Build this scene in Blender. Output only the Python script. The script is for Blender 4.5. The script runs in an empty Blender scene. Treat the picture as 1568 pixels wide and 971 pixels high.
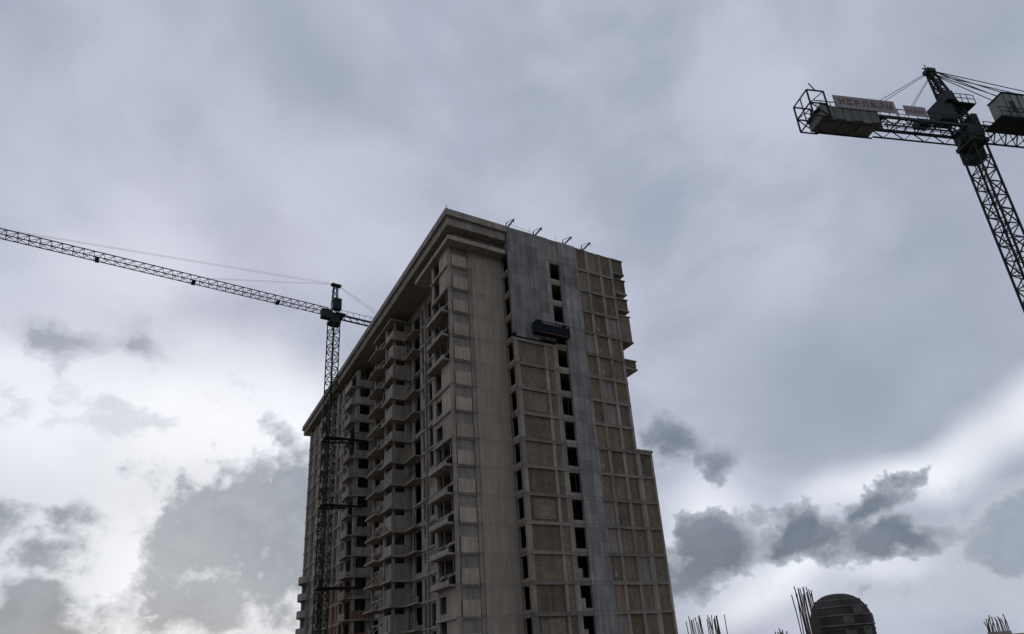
import bpy, math, random
from mathutils import Vector, Matrix
random.seed(7)
S=bpy.context.scene
S.view_settings.view_transform='Standard'
S.view_settings.look='None'
S.view_settings.exposure=0

# ---------------------------------------------------------------- mesh builder
class MB:
    def __init__(s): s.v=[];s.f=[];s.c=[]
    def hexa(s,p,var=None):
        n=len(s.v); s.v+=[tuple(q) for q in p]
        q=random.random() if var is None else var
        for f in ((0,3,2,1),(4,5,6,7),(0,1,5,4),(1,2,6,5),(2,3,7,6),(3,0,4,7)):
            s.f.append(tuple(n+i for i in f)); s.c.append(q)
    def box(s,x0,x1,y0,y1,z0,z1,var=None):
        s.hexa([(x0,y0,z0),(x1,y0,z0),(x1,y1,z0),(x0,y1,z0),(x0,y0,z1),(x1,y0,z1),(x1,y1,z1),(x0,y1,z1)],var)
    def beam(s,p,q,w,h=None,var=None):
        p=Vector(p);q=Vector(q);d=(q-p)
        if d.length<1e-6:return
        d.normalize(); up=Vector((0,0,1)) if abs(d.z)<.95 else Vector((1,0,0))
        a=d.cross(up).normalized(); b=a.cross(d).normalized()
        h=h or w; a*=w/2; b*=h/2
        s.hexa([p-a-b,p+a-b,p+a+b,p-a+b,q-a-b,q+a-b,q+a+b,q-a+b],var)
    def obj(s,name,mat,parent=None,smooth=False):
        me=bpy.data.meshes.new(name); me.from_pydata(s.v,[],s.f); me.update()
        at=me.attributes.new('tone','FLOAT','FACE'); at.data.foreach_set('value',s.c)
        o=bpy.data.objects.new(name,me); S.collection.objects.link(o); me.materials.append(mat)
        if parent: o.parent=parent
        return o
def empty(name):
    e=bpy.data.objects.new(name,None); S.collection.objects.link(e); e.empty_display_size=.5; return e

# ---------------------------------------------------------------- materials
def N(nt,t,**k):
    n=nt.nodes.new(t)
    for a,b in k.items(): setattr(n,a,b)
    return n
def math_(nt,op,a,b=None,c=None,clamp=False):
    n=N(nt,'ShaderNodeMath',operation=op,use_clamp=clamp)
    for i,x in enumerate((a,b,c)):
        if x is None: continue
        if isinstance(x,(int,float)): n.inputs[i].default_value=x
        else: nt.links.new(x,n.inputs[i])
    return n.outputs[0]
def surf(name,col,rough=.95,tone=.25,streak=.35,blotch=.3,blocks=None,metal=0,form=False,simple=False,stain=.0):
    m=bpy.data.materials.new(name); m.use_nodes=True; nt=m.node_tree; L=nt.links
    b=nt.nodes['Principled BSDF']; b.inputs['Roughness'].default_value=rough; b.inputs['Metallic'].default_value=metal
    b.inputs['Specular IOR Level'].default_value=.12
    tc=N(nt,'ShaderNodeTexCoord'); P=tc.outputs['Object']
    at=N(nt,'ShaderNodeAttribute'); at.attribute_name='tone'
    f=math_(nt,'MULTIPLY_ADD',at.outputs['Fac'],tone,1-tone/2)
    if not simple:
        n2=N(nt,'ShaderNodeTexNoise'); n2.inputs['Scale'].default_value=.6; n2.inputs['Detail'].default_value=6; n2.inputs['Roughness'].default_value=.72; L.new(P,n2.inputs[0])
        t=math_(nt,'MULTIPLY_ADD',n2.outputs['Fac'],blotch*3,1-blotch*1.5); f=math_(nt,'MULTIPLY',f,t)
        mp=N(nt,'ShaderNodeMapping'); mp.inputs['Scale'].default_value=(1.6,1.6,.13); L.new(P,mp.inputs[0])
        n1=N(nt,'ShaderNodeTexNoise'); n1.inputs['Scale'].default_value=1.3; n1.inputs['Detail'].default_value=4; L.new(mp.outputs[0],n1.inputs[0])
        s=math_(nt,'MULTIPLY_ADD',n1.outputs['Fac'],streak*3,1-streak*1.5); f=math_(nt,'MULTIPLY',f,s)
        if stain:
            sx=N(nt,'ShaderNodeSeparateXYZ');L.new(P,sx.inputs[0])
            fr=math_(nt,'FRACT',math_(nt,'MULTIPLY_ADD',sx.outputs[2],1/2.97,-.38/2.97))
            fr=math_(nt,'POWER',fr,5.0); q=math_(nt,'MULTIPLY',fr,math_(nt,'MULTIPLY',n1.outputs['Fac'],-2*stain)); f=math_(nt,'MULTIPLY',f,math_(nt,'ADD',q,1.0))
    if blocks or form:
        sx=N(nt,'ShaderNodeSeparateXYZ');L.new(P,sx.inputs[0])
        h=math_(nt,'ADD',sx.outputs[0],sx.outputs[1])
        cb=N(nt,'ShaderNodeCombineXYZ');L.new(h,cb.inputs[0]);L.new(sx.outputs[2],cb.inputs[1])
        br=N(nt,'ShaderNodeTexBrick'); L.new(cb.outputs[0],br.inputs[0])
        br.inputs['Scale'].default_value=1
        if form:
            br.inputs['Brick Width'].default_value=1.22;br.inputs['Row Height'].default_value=1.485;br.inputs['Mortar Size'].default_value=.02; br.offset=0.0
            br.inputs['Color1'].default_value=(.8,.8,.8,1);br.inputs['Color2'].default_value=(1.1,1.1,1.1,1);br.inputs['Mortar'].default_value=(.62,.62,.62,1)
        else:
            br.inputs['Brick Width'].default_value=.4;br.inputs['Row Height'].default_value=.2;br.inputs['Mortar Size'].default_value=.014
            br.inputs['Color1'].default_value=(.82,.82,.82,1);br.inputs['Color2'].default_value=(1.15,1.15,1.15,1);br.inputs['Mortar'].default_value=(1.25,1.25,1.25,1)
        f=math_(nt,'MULTIPLY',f,br.outputs['Color'])
    vm=N(nt,'ShaderNodeVectorMath',operation='SCALE'); vm.inputs[0].default_value=col; L.new(f,vm.inputs['Scale'])
    L.new(vm.outputs[0],b.inputs['Base Color'])
    return m
M_conc=surf('weathered_concrete',(.238,.213,.178),streak=.45,tone=.4,stain=.35)
M_form=surf('formwork_concrete',(.20,.20,.188),streak=.38,form=True)
M_infill=surf('block_infill',(.14,.113,.08),blocks=True,streak=.38,tone=.45,stain=.3)
M_plast=surf('cement_plaster',(.262,.23,.182),streak=.25,blotch=.22,tone=.03,stain=.14)
M_panel=surf('parapet_plaster',(.285,.25,.20),streak=.32,tone=.35,stain=.2)
M_slab=surf('slab_concrete',(.235,.213,.18),streak=.38)
M_dark=surf('dark_interior',(.035,.03,.027),simple=True)  # near-black base colour: shade of the unlit rooms painted in
M_brick=surf('red_block',(.16,.09,.063),blocks=True)
M_steel=surf('dark_steel',(.020,.025,.024),rough=.6,simple=True)
M_green=surf('green_steel',(.016,.026,.023),rough=.6,simple=True)
M_grey=surf('painted_steel',(.17,.19,.175),rough=.6,streak=.3)
M_ballast=surf('ballast_concrete',(.12,.126,.114),streak=.4)
M_rust=surf('rusty_rebar',(.085,.07,.058),simple=True)
M_soil=surf('site_soil',(.20,.17,.13),blotch=.5)
M_banner=surf('banner_cloth',(.25,.24,.24),streak=.3)
M_red=surf('banner_lettering_faded',(.17,.11,.108),simple=True)
M_toe=surf('toe_board_red',(.12,.05,.045),simple=True)
M_tank=surf('tank_coating',(.048,.042,.038),rough=.8,streak=.5,blotch=.5)
M_plat=surf('platform_mesh',(.012,.015,.02),simple=True)
M_wood=surf('formwork_timber',(.15,.115,.075),streak=.2)

# ---------------------------------------------------------------- tower
T=empty('unfinished_apartment_tower')
FH=2.97
def z(k): return .38+FH*k
conc,form,inf,plas,pan,slab,dark,brick,prop,wood=[MB() for _ in range(10)]
dark.box(34.2,47.6,57.2,126,0,50.0)  # solid filler blocks behind the openings, coloured as room shade, no real partitions
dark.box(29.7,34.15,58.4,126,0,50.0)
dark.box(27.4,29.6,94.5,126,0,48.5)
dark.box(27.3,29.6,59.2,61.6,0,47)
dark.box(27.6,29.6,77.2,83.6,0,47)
for k in range(0,17):
    slab.box(33.0,47.85,55.5,126.5,z(k)-.25,z(k)-.01)
    slab.box(28.55,32.95,57.3,126.5,z(k)-.25,z(k)-.01)
plas.box(28.6,32.55,56.8,57.1,0,47.3)
def clutter(x0,x1,y0,y1,a,n):
    for _ in range(n):
        r=random.random(); x=random.uniform(x0,x1); y=random.uniform(y0,y1)
        if r<.45: prop.beam((x,y,a),(x+random.uniform(-.1,.1),y+random.uniform(-.15,.15),a+FH-.3),.08)
        elif r<.7:
            h=random.uniform(.4,1.2); wood.box(x,x+.05,y,min(y+random.uniform(.3,1.2),y1),a+.01,a+h)
        elif r<.85: wood.beam((x,y,a+.02),(x+.3,y+.6,a+1.9),.12,.04)
        else: prop.beam((x,y0,a+random.uniform(.8,1.2)),(x,y1,a+random.uniform(.8,1.2)),.05)
# corner bay, front side
for k in range(0,16):
    a=z(k); j=random.uniform(-.04,.04)
    conc.box(25.95,28.6,57.02,57.2,a,a+FH-.003,.05+random.random()*.3)
    pan.box(26.1+j,27.95+j*.7,56.78,57.0,a-.12,a+1.42+j)
    slab.box(25.95,28.05,56.9,57.25,a-.28,a-.13)
    conc.box(28.1,28.6,56.86,57.0,a+.003,a+FH-.01,random.random()*.4)
conc.box(25.65,25.95,56.8,57.2,0,47.3,.6)
# corner bay, left side
for k in range(0,16):
    a=z(k); op = k in (3,4,5,6,7,11,12,13)
    if op:
        slab.box(24.85,27.2,57.25,61.9,a-.22,a)
        slab.box(24.9,25.0,57.25,61.85,a+.003,a+.35)
        for yy in (57.9,60.0,61.5):
            conc.beam((24.95,yy,a+.3),(25.85,yy,a+1.25),.09)
            conc.beam((25.8,yy,a+1.3),(25.8,yy,a+FH-.25),.08)
        conc.box(25.75,25.9,57.4,61.8,a+.9,a+1.15)
        conc.box(25.7,26.1,61.4,61.9,a,a+FH-.22)
        clutter(25.2,26.8,57.5,61.2,a,4)
    else:
        slab.box(25.5,27.2,57.2,61.95,a-.22,a)
        pan.box(25.68,25.9,57.25,59.6,a,a+FH-.23)
        conc.box(25.68,25.9,61.3,61.9,a,a+FH-.23)
        conc.box(25.72,25.9,59.6,61.3,a,a+.5)
        if random.random()<.5: conc.box(25.7,25.88,59.6,61.3,a+2.1,a+FH-.23)
        clutter(26.0,26.6,59.7,61.2,a,1)
conc.box(25.9,28.3,61.75,61.98,0,47.3)
for (y0,y1) in ((62,67.5),(84,88)):
    conc.box(28.3,28.5,y0,y1,0,49)
def wallbay(x,y0,y1,k,wins,mb,sill=.5,head=2.5,t=.22):
    a=z(k); ys=[y0]
    for w in wins: ys+=list(w)
    ys.append(y1)
    for i in range(0,len(ys),2):
        mb.box(x,x+t,ys[i],ys[i+1],a,a+FH-.26)
    for w in wins:
        s2=sill if random.random()<.75 else random.choice((.05,.9,1.3))
        mb.box(x+.03,x+t-.02,w[0],w[1],a,a+s2); mb.box(x+.03,x+t-.02,w[0],w[1],a+head,a+FH-.26)
        if random.random()<.3: wood.box(x-.03,x+.02,w[0]-.05,w[1]+.05,a+s2-.1,a+s2+.05)
        if random.random()<.25: prop.beam((x+.1,(w[0]+w[1])/2,a+s2),(x+.1,(w[0]+w[1])/2+.1,a+head),.07)
        if random.random()<.12: inf.box(x+.05,x+.15,w[0],w[1],a+s2,a+head)
    slab.box(x-.12,x+t+.05,y0,y1,a-.255,a-.003)
for k in range(0,16):
    wallbay(28.3,67.5,75.98,k,[(68.6,69.8),(70.9,71.9),(72.7,75.0)],conc,sill=.05 if k%2 else .5)
    conc.box(28.05,28.29,70.2,70.6,z(k),z(k)+FH-.27)
    wallbay(28.3,88,92.98,k,[(89.0,91.9)],conc)
    if k%3!=1:
        slab.box(27.3,28.17,72.5,75.9,z(k)-.2,z(k)-.02); clutter(27.4,28.0,72.6,75.8,z(k),2)
# projecting balcony stack
for k in range(0,16):
    a=z(k); ph=1.95 if k%5 else 1.25
    slab.box(25.3,29.6,75.85,84.0,a-.24,a)
    conc.box(25.65,28.28,76.0,76.2,a+.004,a+ph,random.random()*.5)
    conc.box(27.5,28.28,76.2,76.5,a+1.2,a+FH-.24)
    conc.box(25.9,26.2,76.25,76.5,a+1.1,a+FH-.24)
    conc.box(25.65,25.8,76.2,78.8,a,a+ph)
    slab.hexa([(24.6,79.6,a-.24),(25.3,79.6,a-.24),(25.3,83.9,a-.24),(24.6,83.9,a-.24),(24.6,79.6,a-.06),(25.3,79.6,a),(25.3,83.9,a),(24.6,83.9,a-.06)])
    for yy in (79.8,81.8,83.7):
        conc.beam((24.7,yy,a),(25.6,yy,a+1.2),.1)
    conc.box(25.6,25.75,79.5,83.9,a+1.0,a+1.2)
    conc.box(25.7,26.0,78.8,79.3,a,a+FH-.24); conc.box(25.7,26.0,83.6,83.95,a,a+FH-.24)
    clutter(25.0,27.2,76.4,83.5,a,6)
slab.box(25.3,28.28,75.9,84,z(16)-.24,z(16))
# far wing
for k in range(0,16):
    a=z(k); low=k<=4
    mb=brick if low and k<4 else conc
    mb.box(25.7,28.28,93.0,93.2,a,a+1.1); conc.box(25.7,26.1,93.0,93.2,a+1.1,a+FH-.26);conc.box(27.7,28.28,93.0,93.2,a+1.1,a+FH-.26)
    slab.box(25.45,28.28,92.8,93.3,a-.255,a-.003)
    y=93.32; i=0
    while y<126:
        y1=min(y+4.25,126.9)
        if i in(0,4):
            slab.box(24.75,25.5,y+.2,y1-.2,a-.2,a-.02)
            conc.box(24.8,24.92,y+.3,y1-.3,a-.015,a+.95)
            wallbay(25.65,y,y1,k,[(y+.6,y+3.6)],brick if low else conc,sill=.1,head=2.5)
        else:
            wallbay(25.65,y,y1,k,[(y+.5,y+1.4),(y+2.1,y+3.7)],brick if low and i<4 else conc,sill=.5+.3*(i%2),head=2.5)
            conc.box(25.35,25.52,y+1.5,y+1.9,a,a+FH-.26)
        y=y1;i+=1
for k in range(0,7):
    a=z(k); n=10
    for j in range(n):
        t0=math.pi*j/n;t1=math.pi*(j+1)/n
        def pt(t,r): return (25.5-r*math.sin(t)*.75, 123.2-2.6*math.cos(t)*(r/1.6))
        for r0,r1,h0,h1 in ((0.0,1.6,-.2,0),(1.5,1.6,.001,1.0)):
            q=[pt(t0,r0),pt(t0,r1),pt(t1,r1),pt(t1,r0)]
            slab.hexa([(p[0],p[1],a+h0) for p in q]+[(p[0],p[1],a+h1) for p in q],.5)
# --- front facade grid
def cell(mb,x0,x1,k,dy=.15):
    a=z(k); mb.box(x0,x1,55+dy,55.35,a,a+FH-.36)
cols=[(32.6,33.15),(36.5,36.85),(37.65,38.3),(42.3,42.6),(43.9,44.3),(46.0,46.4),(47.8,48.2)]
for x0,x1 in cols:
    for k in range(0,12 if x0<38 else 17):
        a=z(k) if k else 0; b=z(k+1)-.004 if k<16 else 50.9
        conc.box(x0,x1,55.0,55.4,a,b,random.random()*.8)
for k in range(0,17):
    a=z(k)
    top=51.0-.02 if k==16 else a+FH-.36
    if k<12:
        cell(inf,33.15,36.5,k); cell(inf,36.85,37.65,k,.08)
        if k%4==1: inf.box(33.5,36.2,55.10,55.14,a+.25,a+2.3,.9)
        conc.box(32.58,38.3,54.96,55.42,a+FH-.355,a+FH)
    for x0,x1,dy in ((42.6,43.9,.12),(44.3,46.0,.16),(46.4,47.8,.12)):
        if random.random()<.15: conc.box(x0,x1,55+dy,55.35,a,top,.0)
        else: inf.box(x0,x1,55+dy,55.35,a,top)
        if random.random()<.12: conc.box(x0+.3,x0+.65,55+dy-.03,55+dy-.004,a+.4,a+1.0,.2)
    if k<16: conc.box(42.3,48.2,54.96,55.42,a+FH-.355,a+FH)
    form.box(39.8,42.29,54.985,55.4,a+.012,(a+FH-.012) if k<16 else 50.98)
    if k<16:
        conc.box(38.3,39.8,55.12,55.4,a-.42,a+.35)
        if k in (1,2,3): conc.box(38.32,38.9,55.16,55.3,a+.35,a+1.3)
        if k in (6,9): prop.beam((39.2,55.3,a+.3),(39.3,55.3,a+2.6),.08)
    else:
        conc.box(38.3,39.8,55.05,55.4,a-.42,50.99)
form.box(32.6,38.29,54.98,55.41,36.62,50.98)
form.box(32.9,36.1,54.93,54.975,36.2,38.6,.1)
for k in range(0,17):
    a=z(k)
    conc.box(32.6,32.85,55.42,57.1,a-.42 if k else 0,(a+.35) if k<16 else 50.97)
conc.box(32.62,32.85,56.75,57.1,0,50.9)
for k in range(0,8):
    a=z(k); conc.box(48.2,48.5,55.0,55.4,a,a+FH-.002); conc.box(50.1,50.4,55.0,55.4,a,a+FH-.002)
    inf.box(48.5,50.1,55.13,55.35,a,a+FH-.3); conc.box(48.5,50.1,54.97,55.4,a+FH-.3,a+FH)
conc.box(48.2,50.4,55.4,70,0,z(8)-.01)
conc.box(48.15,50.5,54.9,70.1,z(8),z(8)+.25)
for z0,z1 in ((34.9,36.2),(38.7,42.5),(43.2,45.0),(45.7,47.9),(48.7,50.95)):
    inf.box(48.2,50.0,55.12,60,z0+.15,z1-.15); conc.box(48.2,50.1,55.0,60.1,z0-.05,z0+.15); conc.box(48.2,50.1,55.0,60.1,z1-.15,z1)
for k in range(0,17):
    a=z(k); y=55.4
    top=min(a+FH,50.97)
    while y<126:
        conc.box(47.9,48.19,y,y+2.4,a,top-.01)
        if k<16: conc.box(47.95,48.15,y+2.4,y+4.4,a,a+.9)
        conc.box(47.95,48.15,y+2.4,y+4.4,a+2.4,top-.01)
        y+=4.4
    conc.box(28.3,48,126.6,126.9,a,top-.01); conc.box(25.65,28.3,126.7,126.95,a,min(top,49)-.01)
# roof & eaves
slab.box(24.65,32.55,54.95,130.6,50.15,51.0,.5)
slab.box(32.55,48.0,55.45,130.6,50.1,50.7,.5)
slab.box(24.95,32.5,55.3,130.3,49.05,50.14,.0)
slab.box(25.1,32.5,55.5,66.0,47.3,47.85,.9)
conc.box(26.3,32.5,56.4,62,47.86,49.04,0)
conc.box(28.45,28.7,57.3,127,47.6,49.04,.2)
conc.box(32.56,48.2,55.42,55.7,50.7,50.98)
conc.box(37,42,66,74,50.7,50.9)
conc.obj('concrete_frame',M_conc,T);form.obj('formwork_panels',M_form,T);inf.obj('block_infill',M_infill,T)
plas.obj('plastered_shaft_wall',M_plast,T);pan.obj('plaster_panels',M_panel,T);slab.obj('slabs_and_eaves',M_slab,T)
dark.obj('interior_shade_blocks',M_dark,T);brick.obj('brick_infill',M_brick,T)
prop.obj('shoring_props',M_steel,T);wood.obj('timber_boards',M_wood,T)
rf=MB()
for (x,s) in ((33.3,1.0),(37.2,.9),(41.6,1.0),(44.5,.8)):
    rf.beam((x,56.2,50.7),(x,56.2,52.6),.09); rf.beam((x,54.3,51.75),(x+.2,58.5,52.0),.14)
    rf.beam((x-.35,56.6,50.9),(x,56.2,52.4),.06); rf.beam((x,56.2,52.6),(x,54.3,51.8),.05); rf.beam((x,54.35,51.8),(x,54.35,51.3),.05)
for x in (36.9,37.5,41.2,42.1):
    rf.beam((x,55.9,50.9),(x+.5,55.9,51.6),.14); rf.beam((x+.5,55.9,50.9),(x,55.9,51.6),.12)
rf.beam((33.3,56.2,52.6),(37.2,56.2,52.3),.03)
x=32.8
while x<48:
    rf.beam((x,55.6,50.9),(x,55.6,51.0+random.random()*.4),.04); x+=random.uniform(.4,1.0)
rf.beam((24.9,55.3,51),(24.9,55.3,51.8),.06); rf.beam((25.3,55.6,51),(25.15,55.5,51.6),.05)
for i in range(30):
    y=57+i*2.4; rf.beam((24.85,y,51),(24.85,y,51.0+random.random()*.5),.04)
rf.obj('roof_rails_and_outriggers',M_steel,T)

# suspended platform
SP=empty('suspended_work_platform'); p=MB()
p.box(35.0,39.5,53.9,54.75,36.7,36.82)
for x in [35+.45*i for i in range(11)]:
    p.box(x-.03,x+.03,53.9,53.95,36.82,38.1); p.box(x-.03,x+.03,54.7,54.75,36.82,38.1)
p.box(35.0,39.5,53.955,53.965,36.82,37.9)
p.box(34.96,34.99,53.9,54.75,36.82,38.1);p.box(39.51,39.54,53.9,54.75,36.82,38.1)
for yy in (53.92,54.72): p.beam((34.95,yy,38.15),(39.55,yy,38.15),.07)
p.box(35.3,35.8,54.0,54.5,36.9,38.3);p.box(38.7,39.2,54.0,54.5,36.9,38.3)
p.obj('platform_cage',M_plat,SP)
c=MB()
for x in (35.4,39.1): c.beam((x,54.3,38),(x,54.3,51.3),.025)
c.obj('hoist_cables',M_steel,SP)
rr=MB(); rr.box(35.0,39.5,53.88,53.895,36.66,36.74); rr.obj('toe_board',M_toe,SP)

# ---------------------------------------------------------------- cranes
def lattice(mb,cx,cy,z0,z1,w,ang,leg,br,bay):
    ca,sa=math.cos(ang),math.sin(ang)
    C=[(cx+ca*a*w/2-sa*b*w/2,cy+sa*a*w/2+ca*b*w/2) for a,b in((-1,-1),(1,-1),(1,1),(-1,1))]
    for x,y in C: mb.beam((x,y,z0),(x,y,z1),leg)
    n=int((z1-z0)/bay); bay=(z1-z0)/n
    for i in range(n):
        a=z0+i*bay;b=a+bay
        for j in range(4):
            p,q=C[j],C[(j+1)%4]
            mb.beam((p[0],p[1],a),(q[0],q[1],a),br)
            if i%2: p,q=q,p
            mb.beam((p[0],p[1],a),(q[0],q[1],b),br)
    for j in range(4):
        p,q=C[j],C[(j+1)%4]; mb.beam((p[0],p[1],z1),(q[0],q[1],z1),leg)
def jib(mb,o,d,L,w,h,leg,br,bay,taper=1.0):
    o=Vector(o);d=Vector(d).normalized();s=Vector((-d.y,d.x,0));u=Vector((0,0,1))
    n=int(L/bay)
    def P(i):
        t=i/n; hh=h*(1-(1-taper)*t); b=o+d*(i*bay); return b-s*w/2,b+s*w/2,b+u*hh
    for i in range(n):
        A,B,C=P(i);A2,B2,C2=P(i+1)
        mb.beam(A,A2,leg);mb.beam(B,B2,leg);mb.beam(C,C2,leg*1.1)
        mb.beam(A,B,br);mb.beam(A,B2,br)
        mb.beam(A,C,br);mb.beam(C,A2,br);mb.beam(B,C,br);mb.beam(C,B2,br)
# right crane ------------------------------------------------
CR=empty('tower_crane'); st=MB(); gr=MB(); bl=MB()
cx,cy=63.2,19.2; d=Vector((-.946,.323,0)).normalized(); s=Vector((-d.y,d.x,0)); u=Vector((0,0,1)); O=Vector((cx,cy,0))
def W(a,b,c): return O+d*a+s*b+u*c
lattice(st,cx,cy,0,44.6,1.4,math.atan2(d.y,d.x),.16,.085,1.5)
for b in(-.2,.2): st.beam(W(.45,b,0),W(.45,b,44.5),.05)
for i in range(110): st.beam(W(.45,-.2,.4*i+.3),W(.45,.2,.4*i+.3),.03)
def obox(mb,a0,a1,b0,b1,c0,c1,var=None):
    mb.hexa([W(a0,b0,c0),W(a1,b0,c0),W(a1,b1,c0),W(a0,b1,c0),W(a0,b0,c1),W(a1,b0,c1),W(a1,b1,c1),W(a0,b1,c1)],var)
obox(st,-.95,.95,-.95,.95,44.6,45.0)
for i in range(12):
    t0=2*math.pi*i/12;t1=2*math.pi*(i+1)/12
    st.beam(W(.95*math.cos(t0),.95*math.sin(t0),45.2),W(.95*math.cos(t1),.95*math.sin(t1),45.2),.35,.4)
obox(st,-.85,.85,-.85,.85,45.4,46.6)
def ch(a,b,t):
    p=W(.2+a*.75,b*.65,46.5); q=W(1.6+a*.22,b*.2,54.0); return p.lerp(q,t)
for a in(-1,1):
    for b in(-1,1): st.beam(ch(a,b,0),ch(a,b,1),.17)
for i in range(6):
    t0=i/6;t1=(i+1)/6
    for b in(-1,1):
        st.beam(ch(-1,b,t0),ch(1,b,t1),.09); st.beam(ch(-1,b,t0),ch(1,b,t0),.09)
    for a in(-1,1):
        st.beam(ch(a,-1,t0),ch(a,1,t1),.09); st.beam(ch(a,-1,t0),ch(a,1,t0),.09)
obox(st,1.2,2.1,-.35,.35,53.8,54.2); st.beam(W(1.9,0,54),W(1.9,0,54.9),.07); st.beam(W(1.3,0,54.1),W(2.3,0,54.4),.09)
obox(st,.4,1.5,-.45,.45,49.6,51.2)
obox(st,1.2,3.0,-.6,.6,47.3,49.3); obox(st,1.0,1.9,.3,.9,49.5,50.4)
obox(st,-1.2,1.0,-.9,.9,49.2,49.28)
for a in(-1.2,-.4,.3,1.0):
    for b in(-.9,.9): st.beam(W(a,b,49.25),W(a,b,50.3),.05)
for b in(-.9,.9):
    for c in(49.8,50.3): st.beam(W(-1.2,b,c),W(1.0,b,c),.05)
obox(st,-1.3,-.7,-.5,.5,46.6,48.4)
for b in(-.75,.75):
    st.beam(W(.9,b,46.4),W(16.6,b,46.4),.16,.26)
    for i in range(16): st.beam(W(1+i,b,47.5),W(1+i,b,46.4),.05)
    st.beam(W(1,b,47.5),W(16.6,b,47.5),.06); st.beam(W(1,b,46.95),W(16.6,b,46.95),.04)
    st.beam(W(1,b,45.45),W(10,b,45.45),.11)
    for i in range(8):
        a=1+i*1.125; st.beam(W(a,b,45.45 if i%2 else 46.4),W(a+1.125,b,46.4 if i%2 else 45.45),.07)
for i in range(11):
    a=.9+i*1.43; st.beam(W(a,-.75,46.3),W(a,.75,46.3),.09); st.beam(W(a,-.75 if i%2 else .75,46.3),W(a+1.43,.75 if i%2 else -.75,46.3),.06)
obox(st,9.5,16.6,-.6,.6,46.5,46.56)
obox(st,4.2,5.6,-.4,.4,46.5,47.1)
for i in range(6):
    a=10.4+i*.92; obox(bl,a,a+.86,-.85,.85,45.3+(.0 if i%2 else .14),46.9,random.random())
obox(bl,15.2,16.3,-.95,.95,45.5,46.85,1.0)
for b in(-.7,.7): st.beam(W(10.2,b,45.2),W(16.1,b,45.2),.1)
for b in(-1.0,1.0):
    for a in(15.6,17.3): st.beam(W(a,b,45.4),W(a,b,48.4),.12)
    for c in(45.4,46.9,48.4): st.beam(W(15.6,b,c),W(17.3,b,c),.1)
    st.beam(W(15.6,b,45.4),W(17.3,b,46.9),.07); st.beam(W(15.6,b,48.4),W(17.3,b,46.9),.07)
for c in(45.4,46.9,48.4): st.beam(W(17.3,-1,c),W(17.3,1,c),.1)
st.beam(W(17.3,0,45.4),W(17.3,0,48.4),.08); st.beam(W(16.4,1,48.4),W(16.9,1,49.2),.07)
for b in(-.5,.5):
    st.beam(W(1.6,b*.3,54),W(11,b,47.5),.045); st.beam(W(1.6,b*.3,53.6),W(6.5,b,47.4),.04)
    for q in(-14,-22,-45): st.beam(W(1.4,b*.3,54),W(q,b*.8,47.8),.055)
jib(st,W(-1,0,46.0),-d,52,1.4,1.5,.13,.07,1.3)
st.obj('mast_and_jib',M_steel,CR); bl.obj('ballast_blocks',M_ballast,CR)
obox(gr,-4.9,-2.5,.9,2.4,46.2,49.1,.6); obox(gr,-7.4,-5.2,.9,2.2,46.9,49.0,.9)
gr.obj('machinery_cabin',M_grey,CR)
c2=MB(); obox(c2,-2.6,-1.1,-2.3,-.95,44.6,46.4,.3)
obox(c2,-7.6,-1.2,.8,2.6,45.95,46.1)
obox(c2,-5.0,-2.4,.85,2.5,49.13,49.2); obox(c2,-4.6,-3.9,.87,.89,46.5,48.6);obox(c2,-3.5,-2.9,2.405,2.42,46.8,48.2)
for a in (-4.95,-4.1,-3.3,-2.5): obox(c2,a-.03,a+.03,2.41,2.44,46.2,49.1)
for b in(.8,2.6):
    for c in(46.6,47.1): c2.beam(W(-7.6,b,c),W(-1.2,b,c),.05)
    for i in range(7):
        a=-7.6+i*1.06; c2.beam(W(a,b,46),W(a,b,47.1),.05)
for a in(-1.5,-4,-6.5): c2.beam(W(a,.7,45.2),W(a,2.5,46.0),.09)
c2.obj('operator_cabin_and_walkway',M_steel,CR)
bn=MB(); obox(bn,8.3,14.6,.9,.94,46.75,48.2,.5); obox(bn,8.3,14.6,-.95,-.91,46.75,48.2,.5); obox(bn,5.0,7.4,.9,.93,46.7,47.9,.2)
for a in(8.3,10.4,12.5,14.6): bn.beam(W(a,.87,46.4),W(a,.87,48.25),.07,var=0)
bn.obj('banner',M_banner,CR)
lt=MB(); a=14.2
GL=["101111101","111100111","110111100","111101101","111110111","011001110","101101111"]
for chn in range(7):
    for i,bit in enumerate(GL[chn]):
        if bit=='1':
            q=i%3; rr_=i//3
            obox(lt,a-.2*(q+1)+.01,a-.2*q,.943,.955,47.88-.24*(rr_+1)+.02,47.88-.24*rr_)
    a-=.82
for i in range(5): obox(lt,7.2-i*.4-.25,7.2-i*.4,.933,.945,47.1,47.4)
lt.obj('banner_lettering',M_red,CR)

# left crane ------------------------------------------------
CL=empty('tower_crane'); st=MB(); ms=MB()
cx,cy=21.7,94.0; d=Vector((.997,.075,0)).normalized(); s=Vector((-d.y,d.x,0)); O=Vector((cx,cy,0))
lattice(ms,cx,cy,0,55.6,1.35,.5,.15,.08,1.3)
obox(ms,-.9,.9,-.9,.9,55.6,56.2); obox(ms,-.7,.7,-.7,.7,56.2,57.4)
for b in(-.5,.5):
    ms.beam(W(.5,b,57.3),W(.25,b*.5,63.2),.14); ms.beam(W(-.5,b,57.3),W(-.25,b*.5,63.2),.14)
for i in range(5):
    h=57.4+i*1.15
    for b in(-.5,.5): ms.beam(W(-.45,b,h),W(.4,b,h+1.15),.08); ms.beam(W(-.45,b,h),W(.45,b,h),.07)
obox(ms,-.7,.9,-.4,.4,62.9,63.2)
obox(ms,-.4,.9,-.9,.0,58.2,60.2); obox(ms,-2.5,-1.0,-1.9,-.8,55.6,57.1)
obox(ms,-.1,1.6,-1.2,1.2,57.3,57.38)
jib(st,W(-1,0,57.3),-d,60,1.1,1.15,.10,.055,1.2)
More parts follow.
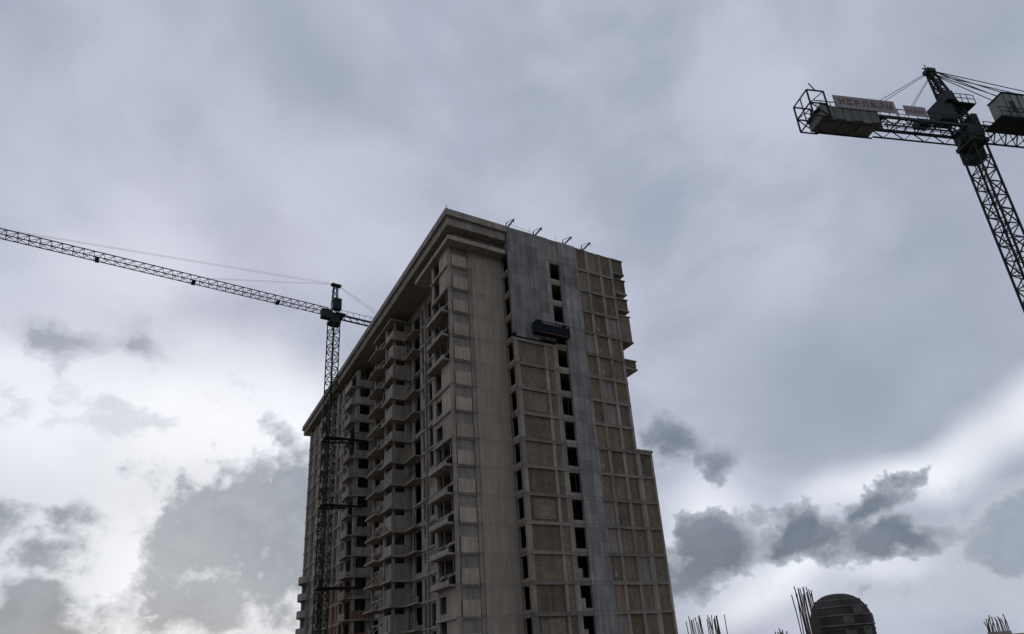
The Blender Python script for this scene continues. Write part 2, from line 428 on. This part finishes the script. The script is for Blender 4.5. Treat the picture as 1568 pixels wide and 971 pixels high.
for b in(-.65,.65):
    st.beam(W(.8,b,57.2),W(13,b,57.2),.18,.22); st.beam(W(.8,b,58.2),W(13,b,58.2),.05)
    for i in range(12): st.beam(W(1+i,b,57.2),W(1+i,b,58.2),.05)
for i in range(10): st.beam(W(1+i*1.2,-.65,57.2),W(2.2+i*1.2,.65,57.2),.08)
for i in range(4): obox(st,9.5+i*.9,10.3+i*.9,-.8,.8,55.9,57.6)
for b in(-.4,.4):
    st.beam(W(-.2,b*.5,63.2),W(-19,b*.3,58.5),.018); st.beam(W(-.2,b*.5,63.2),W(-42,b*.3,58.5),.02); st.beam(W(.2,b*.5,63.2),W(11.5,b,57.6),.03)
for t in(-9,-21,-33,-44): obox(st,t-.25,t+.25,-.6,.6,57.1,57.3)
ms.obj('mast_and_head',M_green,CL); st.obj('jib',M_steel,CL)
tie=MB()
for h in(13.5,25.2,35.5):
    for b in(-1,1):
        tie.beam((cx,cy+b*.9,h),(27.0,cy+b*.5-1.0,h),.16,.25); tie.beam((cx-.9,cy+b*.9,h),(cx+.9,cy+b*.9,h),.2,.3); tie.beam((cx+b*.9,cy-.9,h),(cx+b*.9,cy+.9,h),.2,.3)
    tie.beam((cx+1,cy-.9,h),(27,cy+1.5,h),.12)
    tie.box(cx-.9,27,cy-1.9,cy-1.1,h-.05,h+.03)
    for i in range(6): tie.beam((cx-.9+i*1.1,cy-1.9,h),(cx-.9+i*1.1,cy-1.9,h+1.0),.05)
    tie.beam((cx-.9,cy-1.9,h+1),(27,cy-1.9,h+1),.05)
tie.obj('wall_ties',M_green,CL)

# ---------------------------------------------------------------- lower right objects
def bars(cx,cy,w,dd,hcol,top,n,lean=.04):
    E=empty('column_starter_bars'); c=MB();b=MB()
    c.box(cx-w/2,cx+w/2,cy-dd/2,cy+dd/2,0,hcol); c.obj('column_stub',M_conc,E)
    for i in range(n):
        x=cx+(-.46+.92*(i/(n-1)))*w; y=cy+random.choice((-.4,.4))*dd
        lx=random.gauss(0,lean);h=top-random.random()*.35
        b.beam((x,y,hcol-.2),(x+lx*.5,y,(h+hcol)/2),.03); b.beam((x+lx*.5,y,(h+hcol)/2),(x+lx*1.6,y+random.gauss(0,lean),h),.03)
    b.obj('rebar',M_rust,E)
bars(24.7,24.8,2.4,.5,1.9,3.45,24)
bars(23.95,18.4,1.0,.5,1.9,3.98,18,.06)
bars(22.9,18.9,.7,.4,1.6,2.5,9,.06)
bars(31.5,15.0,1.1,.4,1.7,2.4,14)
TK=empty('ribbed_dome_water_tank'); tm=MB(); cx,cy=26.3,18.5; prof=[]
Rr=1.22
zz=0
while zz<2.2: prof+= [(Rr,zz),(Rr,zz+.2),(Rr+.025,zz+.22),(Rr+.025,zz+.28),(Rr,zz+.31)]; zz+=.32
for i in range(1,19):
    t=math.pi/2*i/18; r=Rr*math.cos(t)**.8 if i<18 else 0; h=2.5+1.18*math.sin(t)
    prof.append((max(r,.02),h))
n=64
verts=[];faces=[]
for r,h in prof:
    for j in range(n):
        t=2*math.pi*j/n; verts.append((cx+r*math.cos(t),cy+r*math.sin(t),h))
for i in range(len(prof)-1):
    for j in range(n): faces.append((i*n+j,i*n+(j+1)%n,(i+1)*n+(j+1)%n,(i+1)*n+j))
faces.append(tuple((len(prof)-1)*n+j for j in range(n)))
tm.v=verts;tm.f=faces;tm.c=[.5]*len(faces); tm.obj('tank_shell',M_tank,TK)
rb=MB()
for hi in (2.35,2.75,3.1,3.38):
    tt=math.asin(max(0,min(1,(hi-2.5)/1.18))) if hi>2.5 else 0
    r=Rr*math.cos(tt)**.8+.02
    for j in range(48):
        t0=2*math.pi*j/48;t1=2*math.pi*(j+1)/48
        rb.beam((cx+r*math.cos(t0),cy+r*math.sin(t0),hi),(cx+r*math.cos(t1),cy+r*math.sin(t1),hi),.05,var=1)
for (ang,h0,h1) in ((-2.3,1.7,2.2),(-2.3,2.4,2.7),(-1.7,1.8,2.25),(-1.2,2.4,2.7),(-1.9,2.8,3.05)):
    r=Rr+.03
    rb.hexa([(cx+rr*math.cos(ang+o),cy+rr*math.sin(ang+o),h) for h in(h0,h1) for rr,o in((r-.2,-.16),(r,-.16),(r,.16),(r-.2,.16))],.2)
rb.obj('hoops_and_cleats',M_ballast,TK)
g=MB(); g.v=[(-3000,-3000,0),(3000,-3000,0),(3000,3000,0),(-3000,3000,0)];g.f=[(0,1,2,3)];g.c=[.5]; g.obj('ground',M_soil)

# ---------------------------------------------------------------- world
w=bpy.data.worlds.new('World'); S.world=w; w.use_nodes=True; nt=w.node_tree; L=nt.links; nt.nodes.clear()
try: w.cycles.sampling_method='NONE'
except Exception: pass
out=N(nt,'ShaderNodeOutputWorld'); mix=N(nt,'ShaderNodeMixShader'); L.new(mix.outputs[0],out.inputs[0])
sky=N(nt,'ShaderNodeTexSky',sky_type='NISHITA'); sky.sun_disc=False; sky.sun_elevation=math.radians(17.4); sky.sun_rotation=math.radians(2.4)
b1=N(nt,'ShaderNodeBackground'); b1.inputs[1].default_value=.08; L.new(sky.outputs[0],b1.inputs[0])
b2=N(nt,'ShaderNodeBackground'); mix.inputs[0].default_value=.95; L.new(b1.outputs[0],mix.inputs[1]); L.new(b2.outputs[0],mix.inputs[2])
tc=N(nt,'ShaderNodeTexCoord'); Dv=tc.outputs['Generated']
sp=N(nt,'ShaderNodeSeparateXYZ'); L.new(Dv,sp.inputs[0])
az=math_(nt,'MULTIPLY',math_(nt,'ARCTAN2',sp.outputs[0],sp.outputs[1]),180/math.pi)
el=math_(nt,'MULTIPLY',math_(nt,'ARCSINE',sp.outputs[2]),180/math.pi)
AE=N(nt,'ShaderNodeCombineXYZ'); L.new(az,AE.inputs[0]); L.new(el,AE.inputs[1]); AE=AE.outputs[0]
def noise(vec,sc,det=6,ro=.55,scale3=None,loc=(0,0,0)):
    if scale3:
        mp=N(nt,'ShaderNodeMapping'); mp.inputs['Scale'].default_value=scale3; mp.inputs['Location'].default_value=loc; L.new(vec,mp.inputs[0]); vec=mp.outputs[0]
    n=N(nt,'ShaderNodeTexNoise'); n.inputs['Scale'].default_value=sc;n.inputs['Detail'].default_value=det;n.inputs['Roughness'].default_value=ro
    L.new(vec,n.inputs[0]); return n
def vwarp(base,ncol,amt):
    mu=N(nt,'ShaderNodeVectorMath',operation='MULTIPLY_ADD'); L.new(ncol,mu.inputs[0]); mu.inputs[1].default_value=(amt,)*3; L.new(base,mu.inputs[2]); return mu.outputs[0]
def flat(v,amt):
    fl=N(nt,'ShaderNodeVectorMath',operation='MULTIPLY_ADD'); L.new(v,fl.inputs[0]); fl.inputs[1].default_value=(1,1,0); fl.inputs[2].default_value=(-amt/2,-amt/2,0); return fl.outputs[0]
nA=noise(Dv,3,2); nB=noise(Dv,13,4,.6)
Wsoft=flat(vwarp(AE,nA.outputs['Color'],14),14); Whard=flat(vwarp(AE,nB.outputs['Color'],5),5)
def blob(vec,a,e,sa,se,rot=0):
    mp=N(nt,'ShaderNodeMapping',vector_type='TEXTURE'); mp.inputs['Location'].default_value=(a,e,0); mp.inputs['Scale'].default_value=(sa,se,1); mp.inputs['Rotation'].default_value=(0,0,math.radians(rot)); L.new(vec,mp.inputs[0])
    ln=N(nt,'ShaderNodeVectorMath',operation='LENGTH'); L.new(mp.outputs[0],ln.inputs[0])
    mr=N(nt,'ShaderNodeMapRange',interpolation_type='SMOOTHSTEP'); L.new(ln.outputs['Value'],mr.inputs[0]); mr.inputs[1].default_value=0;mr.inputs[2].default_value=1;mr.inputs[3].default_value=1;mr.inputs[4].default_value=0
    return mr.outputs[0]
def lin(c):
    return tuple(((x/255)/12.92 if x<=10 else ((x/255+.055)/1.055)**2.4) for x in c)+(1,)
def mixc(f,a,b):
    m=N(nt,'ShaderNodeMix',data_type='RGBA')
    if isinstance(f,(int,float)): m.inputs[0].default_value=f
    else: L.new(f,m.inputs[0])
    for i,x in((6,a),(7,b)):
        if isinstance(x,tuple): m.inputs[i].default_value=x
        else: L.new(x,m.inputs[i])
    return m.outputs[2]
def smooth(x,a,b):
    mr=N(nt,'ShaderNodeMapRange',interpolation_type='SMOOTHSTEP'); L.new(x,mr.inputs[0]); mr.inputs[1].default_value=a;mr.inputs[2].default_value=b; return mr.outputs[0]
fine=noise(vwarp(Dv,nA.outputs['Color'],.15),4.2,6,.52,(1,1,1.5),(3,1,2))
cn=noise(vwarp(Dv,nB.outputs['Color'],.06),12,7,.6,(1,1,1.4),(1,5,2))
tex=smooth(cn.outputs['Fac'],.36,.64)
mid=smooth(nB.outputs['Fac'],.35,.65)
col=mixc(smooth(nA.outputs['Fac'],.3,.7),lin((155,163,179)),lin((176,179,197)))
col=mixc(math_(nt,'MULTIPLY',smooth(fine.outputs['Fac'],.42,.72),.5),col,lin((196,201,214)))
col=mixc(math_(nt,'MULTIPLY',smooth(fine.outputs['Fac'],.52,.3),.45),col,lin((144,152,168)))
def layer(col,vec,color,lst,k=None):
    acc=None
    for a,e,sa,se,r,s in lst:
        b=math_(nt,'MULTIPLY',blob(vec,a,e,sa,se,r),s)
        if acc is None: acc=b
        else: acc=math_(nt,'MULTIPLY_ADD',b,math_(nt,'SUBTRACT',1.0,acc),acc)
    if k is not None: acc=math_(nt,'MULTIPLY',acc,math_(nt,'MULTIPLY_ADD',k[0],k[1],1-k[1]))
    return mixc(acc,col,lin(color))
col=layer(col,Wsoft,(138,149,161),[(9,51,14,8,0,.65),(60,22,24,11,0,.65),(78,38,20,12,0,.35)])
col=layer(col,Wsoft,(238,241,246),[(0,20.5,18,8,0,.92),(-10,18,14,13,0,.8),(9,18,10,7,0,.8),(0,9,14,11,0,.85),
      (61,11.8,11,3.4,12,.95),(71,14.8,11,4.5,15,.9),(45,11,8,6,0,1.0),(52,4.8,14,4,0,.85),(-4,31,16,7,0,.3)],(fine.outputs['Fac'],.3))
def clouds(col,lst,edge,core,amp=1.2,amp2=1.2,op=.95,lo=.3,hi=.5,core_hi=.9,body=.35,light=(160,168,180)):
    M=None
    for a,e,sa,se,r,s in lst:
        b=math_(nt,'MULTIPLY',blob(Whard,a,e,sa,se,r),s)
        M=b if M is None else math_(nt,'MAXIMUM',M,b)
    M=math_(nt,'MINIMUM',M,1.0)
    m=math_(nt,'ADD',M,math_(nt,'MULTIPLY_ADD',cn.outputs['Fac'],amp,-amp/2))
    m=math_(nt,'ADD',m,math_(nt,'MULTIPLY_ADD',nB.outputs['Fac'],amp2,-amp2/2))
    m=math_(nt,'MULTIPLY',m,smooth(M,0,.15))
    inner=mixc(math_(nt,'MULTIPLY',tex,body),lin(core),lin(light))
    inner=mixc(math_(nt,'MULTIPLY',mid,body),inner,lin(light))
    c=mixc(smooth(m,hi-.1,core_hi),lin(edge),inner)
    return mixc(math_(nt,'MULTIPLY',smooth(m,lo,hi),op),col,c)
col=clouds(col,[(-3,20,22,8,0,.62),(50,6,22,5,0,.5)],(196,201,210),(172,179,191),amp=2.2,amp2=1.2,op=.75,lo=.45,hi=.75,light=(196,201,210))
col=clouds(col,[(6.5,12.5,13,9.5,0,1.15),(10,12,9,13,0,1.2),(3,6,10,6,0,.95)],(200,205,214),(110,121,136),amp=1.7,amp2=2.0,lo=.28,hi=.46,core_hi=.9,body=.42,light=(150,159,171))
col=clouds(col,[(-6,4.5,10,6.5,0,1.15),(-10.5,12.2,5.5,4,0,1.0),(-5.5,10.8,5.5,5.4,0,.9)],(196,202,211),(94,105,119),amp=1.7,amp2=1.8,core_hi=.95,body=.4,light=(145,154,166))
col=clouds(col,[(-8.7,24.7,6,2.9,0,.85),(-3,25.4,4.4,2.5,0,.75)],(172,177,190),(124,131,146),amp=1.6,amp2=.8,op=.85,lo=.2,hi=.7,light=(150,157,170))
col=clouds(col,[(44.5,17.2,6,3.4,-8,1.0),(47.8,15.4,3.8,2.8,0,.9)],(152,158,171),(96,104,117),amp=1.5,amp2=1.0,lo=.25,hi=.6,body=.25)
col=clouds(col,[(70,6,17,7.5,8,1.1),(60,3.5,14,3.0,0,.8)],(176,182,193),(132,140,155),amp=1.2,amp2=1.2,lo=.15,hi=.7,op=.92)
col=clouds(col,[(46,7.8,9.5,5.4,0,1.15),(53,8.2,10,3.8,4,1.1),(58.5,9.6,7,2.2,14,.95),(61.7,11.4,4.4,1.5,20,.8),(60,7.2,8,2.2,3,.95)],(160,167,178),(80,89,103),amp=1.6,amp2=1.4,lo=.28,hi=.5,core_hi=.98,body=.28,light=(135,143,155))
L.new(col,b2.inputs[0]); b2.inputs[1].default_value=1.2

dirv=Vector((math.sin(math.radians(2.4))*math.cos(math.radians(17.4)),math.cos(math.radians(2.4))*math.cos(math.radians(17.4)),math.sin(math.radians(17.4))))
sl=bpy.data.lights.new('sun','SUN'); sl.energy=.7; sl.angle=math.radians(20); sl.color=(1,.96,.9)
so=bpy.data.objects.new('sun',sl); S.collection.objects.link(so); so.rotation_euler=dirv.to_track_quat('Z','Y').to_euler(); so.location=(0,0,80)

cam=bpy.data.cameras.new('camera'); co=bpy.data.objects.new('camera',cam); S.collection.objects.link(co)
r=Vector((0.8718,-0.4860,-0.0638)).normalized(); f=Vector((0.4739,0.8026,0.3614)); f=(f-r*f.dot(r)).normalized(); up=r.cross(f)
M=Matrix(((r.x,up.x,-f.x,0),(r.y,up.y,-f.y,0),(r.z,up.z,-f.z,1.6),(0,0,0,1)))
co.matrix_world=M
cam.sensor_width=36; cam.lens=22.64; cam.shift_x=-.0064; cam.shift_y=.0973; cam.clip_end=10000
S.camera=co
